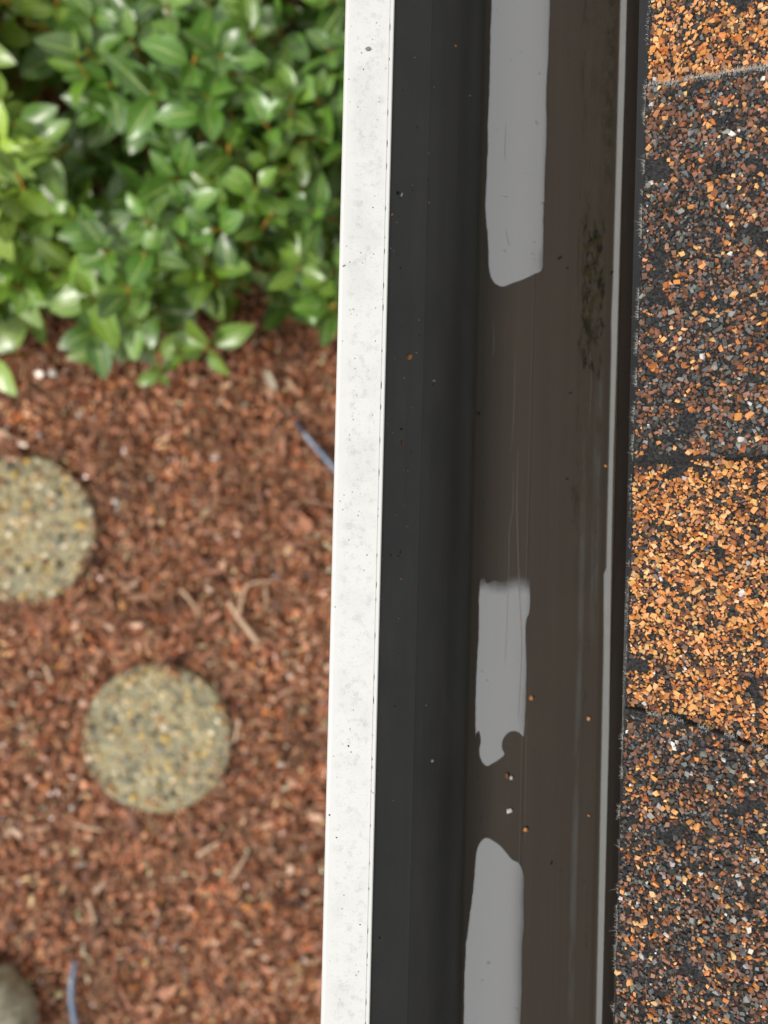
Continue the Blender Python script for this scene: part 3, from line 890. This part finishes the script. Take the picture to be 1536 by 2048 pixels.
# pale strip along the foot of the back wall, its front edge stepping out twice
lft = [(1260, -500), (1242, 0), (1234, 300), (1227, 560), (1223.5, 640), (1223.5, 700), (1219, 900), (1215, 1060), (1213.5, 1136), (1208.5, 1146), (1208, 1300), (1204, 1500), (1201, 1650), (1193, 2048), (1180, 2560)]
rgt = [(1276, -500), (1255, 0), (1242, 400), (1234, 700), (1227.5, 900), (1224, 1060), (1220, 1300), (1216, 1650), (1207, 2048), (1194, 2560)]
V, F = [], []; zs_ = FLOOR_Z + .0013
NS = 260
for i in range(NS + 1):
    v = -500 + 3060 * i / NS
    a = at(float(np.interp(v, [q[1] for q in lft], [q[0] for q in lft])), v, zs_); b = at(float(np.interp(v, [q[1] for q in rgt], [q[0] for q in rgt])), v, zs_)
    a.x += .00006 * mnoise.noise(Vector((a.y * 300, 0, 0)))
    V += [(a.x, a.y, FLOOR_Z + .0002), (a.x + .0001, a.y, zs_), (b.x - .0001, b.y, zs_), (b.x, b.y, FLOOR_Z + .0002)]
for i in range(NS):
    for k in range(3): F.append((i * 4 + k, i * 4 + k + 1, i * 4 + k + 5, i * 4 + k + 4))
strip = pymesh('seam_strip', V, F, M_strip, gut)
strip['label'] = 'narrow pale grey strip along the foot of the back wall'

# ------------------------------------------------------------------ drip edge, eave
RA = R(14)                         # roof pitch
DX = at(1254, 1024, 1.782).x
DF = at(1254, 1024, 1.7705).x        # face of the drip edge
drip = [(DF + .0012, 1.7690), (DF, 1.7705), (DF, 1.7815), (DF + .0003, 1.7824), (DF + .003, 1.7832), (.20, 1.7832 + .0925 * math.tan(RA))]
de = sweep('drip_edge', shell(drip, .0007), M_drip, None, 60, closed=True)
tag(de, 'narrow dark grey metal drip edge between the gutter trough and the shingles', 'drip edge')

eave = empty('eave', (.3, 0, 1.7))
tag(eave, 'roof eave carrying the shingles and the gutter', 'eave')
def boxv(x0, x1, y0, y1, z0, z1):
    return [(x0, y0, z0), (x1, y0, z0), (x1, y1, z0), (x0, y1, z0), (x0, y0, z1), (x1, y0, z1), (x1, y1, z1), (x0, y1, z1)], \
           [(0, 3, 2, 1), (4, 5, 6, 7), (0, 1, 5, 4), (1, 2, 6, 5), (2, 3, 7, 6), (3, 0, 4, 7)]
pymesh('fascia', *boxv(.127, .147, -1.6, 1.6, 1.64, 1.778), M_paint, eave)
pymesh('soffit', *boxv(.148, .40, -1.6, 1.6, 1.655, 1.667), M_paint, eave)
def slope_pt(u, y, n): return (DX + .002 + u * math.cos(RA) - n * math.sin(RA), y, 1.7845 + u * math.sin(RA) + n * math.cos(RA))
u0, u1 = .03, 1.4
V = [slope_pt(u, y, n) for u in (u0, u1) for y in (-1.6, 1.6) for n in (-.014, -.0022)]
pymesh('deck', V, [(0, 1, 3, 2), (4, 6, 7, 5), (0, 4, 5, 1), (2, 3, 7, 6), (0, 2, 6, 4), (1, 5, 7, 3)], M_wood, eave)
pymesh('wall', *boxv(.40, .55, -1.6, 1.6, -.02, 1.70), M_siding, eave)

# upper course of shingles, outside the photograph's edge
V = []
for u in (.148, 1.4):
    for y in (-1.6, 1.6):
        for n in (-.001, .0065 if u < .2 else .004): V.append(slope_pt(u, y, n))
o = pymesh('roof_shingle', V, [(0, 1, 3, 2), (4, 6, 7, 5), (0, 4, 5, 1), (2, 3, 7, 6), (0, 2, 6, 4), (1, 5, 7, 3)], M_far)
tag(o, 'upper course of granulated roof shingles beyond the eave course', 'shingle')

# ------------------------------------------------------------------ eave course of laminated shingle
sh = empty('roof_shingle', (DX + .02, 0, 1.785))
tag(sh, 'laminated asphalt shingle with charcoal tabs and orange granules along the gutter', 'shingle')
UMAX = .150
def yv(v): return (1024 - v) / 1536 * (CAM_Z - 1.79)
def edge_u(y):
    """where the ragged lower edge lies (upslope offset), as function of y"""
    px = np.interp(y, [yv(2300), yv(2048), yv(1400), yv(900), yv(450), yv(0), yv(-300)], [.0010, .0006, .0018, .0027, .0040, .0046, .0050])
    return px - .0016 + .0004 * mnoise.noise(Vector((y * 160, 0, 1))) + .0007 * mnoise.noise(Vector((y * 45, 0, 7)))
EX = DX + .002
xe_target = at(1264, 1024, 1.789).x
EOFF = xe_target - (DX + .002)
# cut lines between tabs: y as function of u
def cut_a(u): return yv(157) + .02 * u * 0 + .0032 * min(1, u / .05) + .0006 * mnoise.noise(Vector((u * 120, 1, 0)))
def cut_b(u): return yv(908) + .0022 * min(1, u / .05) + .0009 * mnoise.noise(Vector((u * 300, 2, 0))) + .0008 * mnoise.noise(Vector((u * 90, 2, 0)))
def cut_c(u): return yv(1408) - .0125 * min(1.3, max(0, u / .055)) ** 1.3 + .0007 * mnoise.noise(Vector((u * 120, 3, 0)))
BASE_N, TAB_N = .0006, .0044      # surface heights of the two layers

def sheet(name, ya, yb, nlo, nhi, parent, mat, eo=0.0):
    nu, ny = 46, max(8, int(abs((yb(0) if callable(yb) else yb) - (ya(0) if callable(ya) else ya)) / .0012))
    fa = ya if callable(ya) else (lambda u: ya); fb = yb if callable(yb) else (lambda u: yb)
    V, F = [], []
    for lay in (1, 0):
        for i in range(nu + 1):
            for j in range(ny + 1):
                t = j / ny; uu = (i / nu) ** 1.3 * UMAX
                y = fa(uu) * (1 - t) + fb(uu) * t
                e = edge_u(y) + EOFF + eo
                u = e + uu * (UMAX - e) / UMAX
                p = Vector((u * 300, y * 300, nhi * 999))
                n = (nhi + .00022 * mnoise.noise(p) + .0004 * mnoise.noise(p * .12)) if lay else nlo
                V.append(slope_pt(u, y, n))
    st = (nu + 1) * (ny + 1)
    idx = lambda l, i, j: l * st + i * (ny + 1) + j
    for i in range(nu):
        for j in range(ny):
            F.append((idx(0, i, j), idx(0, i + 1, j), idx(0, i + 1, j + 1), idx(0, i, j + 1)))
            F.append((idx(1, i, j), idx(1, i, j + 1), idx(1, i + 1, j + 1), idx(1, i + 1, j)))
    for j in range(ny):
        F.append((idx(0, 0, j), idx(0, 0, j + 1), idx(1, 0, j + 1), idx(1, 0, j)))
        F.append((idx(0, nu, j), idx(1, nu, j), idx(1, nu, j + 1), idx(0, nu, j + 1)))
    for i in range(nu):
        F.append((idx(0, i, 0), idx(1, i, 0), idx(1, i + 1, 0), idx(0, i + 1, 0)))
        F.append((idx(0, i, ny), idx(0, i + 1, ny), idx(1, i + 1, ny), idx(1, i, ny)))
    return pymesh(name, V, F, mat, parent)
YB, YT = -.34, .34
back = sheet('backing', YB, YT, -.0018, BASE_N, sh, M_asph, .0004)
back['label'] = 'lower layer thickly coated with orange and tan granules'
tab1 = sheet('tab', cut_b, cut_a, BASE_N - .0002, TAB_N, sh, M_asph)
tab1['label'] = 'tall charcoal tab speckled with brown and a few orange granules, above the orange patch'
tab2 = sheet('tab', YB + .001, cut_c, BASE_N - .0002, TAB_N, sh, M_asph)
tab2['label'] = 'charcoal tab below the orange patch, mixed with more white and orange granules'

ORANGE = np.array([(.72, .36, .13), (.64, .27, .08), (.78, .47, .22), (.54, .20, .055), (.27, .13, .078), (.17, .085, .052), (.050, .048, .046), (.66, .63, .58), (.36, .13, .05)])
P_OR = [.23, .19, .09, .10, .115, .10, .16, .008, .035]
DKX = np.vstack([ORANGE, [(.13, .132, .126), (.26, .26, .245)]]); DKX[6] = (.040, .040, .039)
P_DK = [.036, .026, .012, .012, .16, .17, .36, .008, .05, .14, .022]
P_DK2 = [.050, .038, .020, .016, .155, .15, .33, .014, .055, .13, .040]
def granules(parent, ya, yb, n_, surf, probs, pal, size, edge_pad, bare, seed):
    r = np.random.default_rng(seed); fa = ya if callable(ya) else (lambda u: ya); fb = yb if callable(yb) else (lambda u: yb)
    pts, szs = [], []; cell = {}; G = .0022
    tries = 0
    # big ones first, then small ones to fill the gaps
    sizes = np.sort(np.clip(np.exp(r.normal(np.log(size), .42, n_)), .00024, .0013))[::-1]
    for s in sizes:
        for _ in range(4):
            u = -.005 + (UMAX + .003) * r.uniform(0, 1) 
            t = r.uniform(0, 1); y = fa(u) * (1 - t) + fb(u) * t
            e = edge_u(y) + EOFF
            if u < e + s * .6 + edge_pad: continue
            if y - fa(u) < s * .4 or fb(u) - y < s * .4: continue
            if bare < .499 or len(probs) > 9:      # worn asphalt next to the cuts of the tabs
                dcut = min(y - fa(u), fb(u) - y)
                if dcut < .0042 * max(0, .25 + mnoise.noise(Vector((u * 130, seed, y * 20)))) : continue
            if bare and mnoise.noise(Vector((u * 75, y * 75, seed))) + .35 * mnoise.noise(Vector((u * 260, y * 260, seed))) > bare: continue
            k = (int(u / G), int(y / G)); ok = True
            for di in (-1, 0, 1):
                for dj in (-1, 0, 1):
                    for (pu, py, ps) in cell.get((k[0] + di, k[1] + dj), ()):
                        if (pu - u) ** 2 + (py - y) ** 2 < (.72 * (ps + s)) ** 2: ok = False; break
                    if not ok: break
                if not ok: break
            if ok:
                cell.setdefault(k, []).append((u, y, s)); pts.append((u, y)); szs.append(s); break
    pts = np.array(pts); szs = np.array(szs); n = len(pts)
    P = np.array([slope_pt(u, y, surf + s * r.uniform(-.12, .42)) for (u, y), s in zip(pts, szs)])
    V, F = shards8(P, szs * 1.22)
    # patchy mix of colours
    idx = r.choice(len(pal), n, p=np.array(probs) / sum(probs))
    col = pal[idx] * r.uniform(.75, 1.32, (n, 1)) * r.uniform(.93, 1.07, (n, 3))
    o = npmesh('granules', V, F, M_gran, parent, colors=np.repeat(col, 8, 0)); o['kind'] = 'stuff'
    print('granules', n); return o
granules(back, cut_c, cut_b, 19000, BASE_N, P_OR, ORANGE, .00057, .0008, .44, 1)
granules(back, cut_a, YT, 20000, BASE_N, P_OR, ORANGE, .00057, .0008, .44, 2)
granules(tab1, cut_b, cut_a, 27000, TAB_N, P_DK, DKX, .00057, .0003, .42, 3)
granules(tab2, YB, cut_c, 36000, TAB_N, P_DK2, DKX, .00058, .0003, .48, 4)

# torn glass-fibre fringe along the cut edges
def fringe(parent, samples, n_per, L0, seed, spread=1.0):
    r = random.Random(seed); V, F = [], []
    for (u, y, nn, du, dy) in samples:
        for _ in range(n_per):
            if mnoise.noise(Vector((u * 150, y * 150, seed))) < (-.35 if seed == 2 else .02): continue
            jx, jy = r.gauss(0, .0004), r.gauss(0, .0008)
            a = math.atan2(dy, du) + r.gauss(0, .6 * spread)
            L = L0 * r.uniform(.3, 1.2) * (2.2 if r.random() < .04 else 1)
            p0 = Vector(slope_pt(u + jx - math.cos(a) * L * .4, y + jy - math.sin(a) * L * .4, nn + r.uniform(-.0005, .0004)))
            p1 = Vector(slope_pt(u + jx + math.cos(a) * L * .6, y + jy + math.sin(a) * L * .6, nn + r.uniform(-.0006, .0008)))
            d = (p1 - p0).normalized(); s_ = d.cross(Vector((0, 0, 1))).normalized() * r.uniform(.00003, .00009); up = Vector((0, 0, .00010))
            o = len(V); V += [p0 - s_, p0 + s_, p0 + up, p1]
            F += [(o, o + 1, o + 3), (o + 1, o + 2, o + 3), (o + 2, o, o + 3)]
    pymesh('fringe', V, F, M_fibre, parent)['kind'] = 'stuff'
def edge_samples(ya, yb, nn, k):
    out = []
    for i in range(k):
        y = ya + (yb - ya) * (i + random.random()) / k
        out.append((edge_u(y) + EOFF, y, nn, -1, .25))
    return out
random.seed(3)
fringe(tab1, edge_samples(cut_b(0), cut_a(0), TAB_N - .0006, 340), 4, .0024, 1)
fringe(tab1, [(u, cut_a(u), TAB_N - .0001, .3, 1) for u in np.linspace(.001, .12, 360)], 7, .0019, 2, .8)
fringe(tab2, edge_samples(YB, cut_c(0), TAB_N - .0006, 620), 4, .0026, 3)
fringe(tab2, [(u, cut_c(u), TAB_N - .0001, .3, 1) for u in np.linspace(.002, .12, 260)], 6, .0016, 4, .8)
fringe(back, edge_samples(cut_c(0), cut_b(0), BASE_N - .0004, 220), 2, .0012, 5)
fringe(back, edge_samples(cut_a(0), YT, BASE_N - .0004, 260), 2, .0012, 6)

# ------------------------------------------------------------------ loose grit, each grain its own thing
def wall_z(x):
    zs = [p[1] for p in iw]; xs = [p[0] for p in iw]
    return float(np.interp(x, xs, zs))
def on_surface(u, v, surf):
    if surf == 'lip': return at(u, v, LIPZ)
    if surf == 'floor': return at(u, v, FLOOR_Z)
    z = 1.74
    for _ in range(12): z = .5 * z + .5 * wall_z(at(u, v, z).x)
    return at(u, v, z)
grain_mats = {
 'orange': plain('orange_grain', (.58, .25, .08), .5, .5, var=.4, vscale=900),
 'brown': plain('brown_grain', (.25, .10, .06), .6, .4, var=.4, vscale=900),
 'grey': plain('grey_grain', (.24, .24, .235), .5, .5, var=.3, vscale=900),
 'black': plain('black_grain', (.012, .011, .010), .6, .4),
 'white': plain('white_grain', (.62, .60, .57), .45, .5, var=.2, vscale=900)}
def grain(u, v, px, colr, surf, label, group=None, name='grit', cat='grit', flat=1.0):
    p = on_surface(u, v, surf); r = px / 1536 * (CAM_Z - p.z) / 2
    V, F = chips(np.zeros((1, 3)), np.array([r * 1.15]), (1, .8, .6 * flat), .3)
    if flat < 1: V[:, 2] *= flat
    me = bpy.data.meshes.new(name)
    me.from_pydata([tuple(q) for q in V], [], [tuple(int(k) for k in f) for f in F])
    o = link(name, me, grain_mats[colr] if isinstance(colr, str) else colr)
    o.location = (p.x, p.y, p.z + r * .45 * flat)
    tag(o, label, cat, group); return o
G1 = 'grains fallen into the gutter'
grain(819, 716, 13, 'orange', 'wall', 'largest orange granule stuck on the dark inner wall of the gutter', G1)
grain(1014, 1551, 13, 'brown', 'floor', 'brown and tan granule touching a white one, between two puddles', G1)
grain(1022, 1555, 11, 'white', 'floor', 'white granule touching a brown one, between two puddles', G1)
grain(1018, 1621, 12, 'white', 'floor', 'pale lone granule between the middle and the bottom puddle', G1)
grain(1012, 1623, 6, 'black', 'floor', 'black chip standing in for the shadow of the pale lone granule between the puddles', G1)  # dark chip added as the shadow beside the pale granule
grain(1050, 1658, 12, 'orange', 'floor', 'bright orange granule just above the bottom puddle', G1)
grain(1062, 1395, 13, 'orange', 'floor', 'orange granule right of the middle puddle', G1)
grain(1176, 1437, 8, 'orange', 'floor', 'small orange granule near the pale strip, level with the middle puddle', G1)
grain(1177, 1630, 7, 'orange', 'floor', 'small orange granule near the pale strip, level with the bottom puddle', G1)
grain(1042, 1244, 6, 'orange', 'floor', 'tiny orange granule inside the middle puddle', G1)
grain(1211, 932, 7, 'orange', 'floor', 'small orange granule touching the pale strip just above mid picture', G1)
grain(911, 93, 7, 'orange', 'wall', 'lone orange granule at the top of the dark inner wall', G1)
grain(784, 430, 9, 'orange', 'wall', 'orange granule tucked against the white lip', G1)
grain(864, 1521, 8, 'white', 'wall', 'white grain low on the dark wall near the middle puddle', G1)
grain(803, 391, 9, 'white', 'wall', 'whitish sliver on the dark wall near the white lip', G1)
grain(796, 386, 8, 'black', 'wall', 'black crumb beside the whitish sliver on the dark wall', G1)
grain(805, 886, 9, 'brown', 'wall', 'brown granule high on the dark wall beside the white lip', G1)
grain(867, 762, 9, 'grey', 'wall', 'grey granule on the dark wall below the largest orange one', G1)
grain(1118, 516, 16, 'black', 'floor', 'black seed-like crumb beside the tip of the top puddle', G1, flat=.5)
grain(1134, 536, 6, 'black', 'floor', 'round black speck right below the seed-like crumb', G1)
grain(1222, 546, 10, 'black', 'floor', 'black speck against the pale strip', G1)
grain(1103, 1725, 11, 'black', 'floor', 'black smudge of dirt right of the bottom puddle', G1, flat=.3)
grain(957, 827, 8, 'black', 'floor', 'dark crumb at the left side of the bare brown floor', G1)
grain(1133, 958, 7, 'black', 'floor', 'dark speck in the brown floor near the faded algae', G1)
grain(1140, 786, 5, 'black', 'floor', 'tiny dark speck left of the faded algae', G1)
rr_ = random.Random(21)
tiny = {'grey': 'tiny grey grain scattered on the dark inner wall of the gutter', 'brown': 'tiny brown grain scattered on the dark inner wall of the gutter',
        'orange': 'tiny orange grain scattered on the dark inner wall of the gutter', 'black': 'tiny black crumb scattered on the dark inner wall of the gutter'}
spots = [(798, 105, 'grey'), (829, 116, 'grey'), (808, 180, 'brown'), (831, 182, 'grey'), (868, 175, 'grey'), (836, 255, 'brown'), (940, 192, 'grey'), (857, 307, 'grey'),
 (844, 312, 'brown'), (825, 371, 'grey'), (825, 380, 'black'), (858, 405, 'orange'), (871, 469, 'brown'), (793, 445, 'orange'), (781, 497, 'grey'), (787, 502, 'grey'), (801, 536, 'black'),
 (838, 671, 'black'), (833, 706, 'grey'), (789, 718, 'grey'), (808, 756, 'grey'), (866, 770, 'black'), (774, 848, 'grey'), (775, 862, 'brown'), (785, 866, 'orange'), (846, 884, 'brown'),
 (803, 858, 'black'), (822, 905, 'black'), (808, 940, 'grey'), (815, 941, 'grey'), (807, 1011, 'orange'), (814, 1053, 'grey'), (797, 1112, 'black'), (801, 1104, 'black'), (782, 1110, 'black'),
 (802, 1158, 'orange'), (764, 1198, 'grey'), (797, 1237, 'grey'), (796, 1243, 'grey'), (756, 1548, 'grey'), (790, 1030, 'grey'), (765, 1118, 'grey'), (745, 1778, 'brown'), (748, 1985, 'brown'),
 (852, 1410, 'grey'), (790, 1412, 'black'), (760, 1875, 'black'), (822, 815, 'grey'), (856, 360, 'black'), (838, 640, 'grey'), (786, 1600, 'grey'), (775, 1700, 'grey')]
for (u, v, k) in spots:
    grain(u, v, rr_.uniform(3.2, 5.5), k, 'wall', tiny[k], 'tiny grains on the dark inner wall')
G2 = 'specks of dirt on the white lip'
o = grain(737, 99, 15, M_chip, 'lip', 'grey oval flake near the top of the white lip', G2, 'flake', 'flake', .35)
grain(727, 139, 6, 'grey', 'lip', 'cluster-like grey speck just below the oval flake on the white lip', G2, flat=.4)
grain(688, 532, 9, 'grey', 'lip', 'grey speck at the outer edge of the white lip beside the shrub', G2, flat=.4)
for (u, v, px) in [(745, 79, 4), (723, 106, 4), (759, 204, 5), (755, 240, 5), (746, 415, 4), (714, 790, 4), (688, 990, 4), (717, 960, 3.5), (700, 1458, 5), (697, 1492, 5), (702, 1504, 3.5),
                   (659, 1630, 5), (673, 1675, 5), (691, 1724, 3.5), (684, 1817, 5), (720, 1849, 6), (717, 1943, 4), (742, 1560, 3.5), (688, 1790, 3.5), (700, 620, 3.5), (751, 682, 4), (745, 830, 3.5), (707, 1420, 3.5), (734, 1110, 3.5)]:
    grain(u, v, px * .85, 'black', 'lip', 'small black dirt speck on the white lip of the gutter', G2, flat=.4)
# broken dirt line in the hem groove of the lip
V, F = [], []
rr_ = random.Random(4); y = -.6
while y < .6:
    L = rr_.uniform(.0004, .0035) * (1.8 if rr_.random() < .15 else 1)
    x = XR - .00165 + rr_.uniform(-.0001, .0001); wd = rr_.uniform(.00005, .00015); o = len(V)
    z = LIPZ + .00012
    V += [(x - wd * .4, y, z - .0003), (x + wd * .4, y, z - .0003), (x + wd, y + L * .5, z), (x + wd * .3, y + L, z - .0003), (x - wd * .7, y + L * .6, z)]
    F.append((o, o + 1, o + 2, o + 3, o + 4)); y += L + rr_.uniform(.002, .016)
pymesh('dirt_line', V, F, M_dirt, gut)
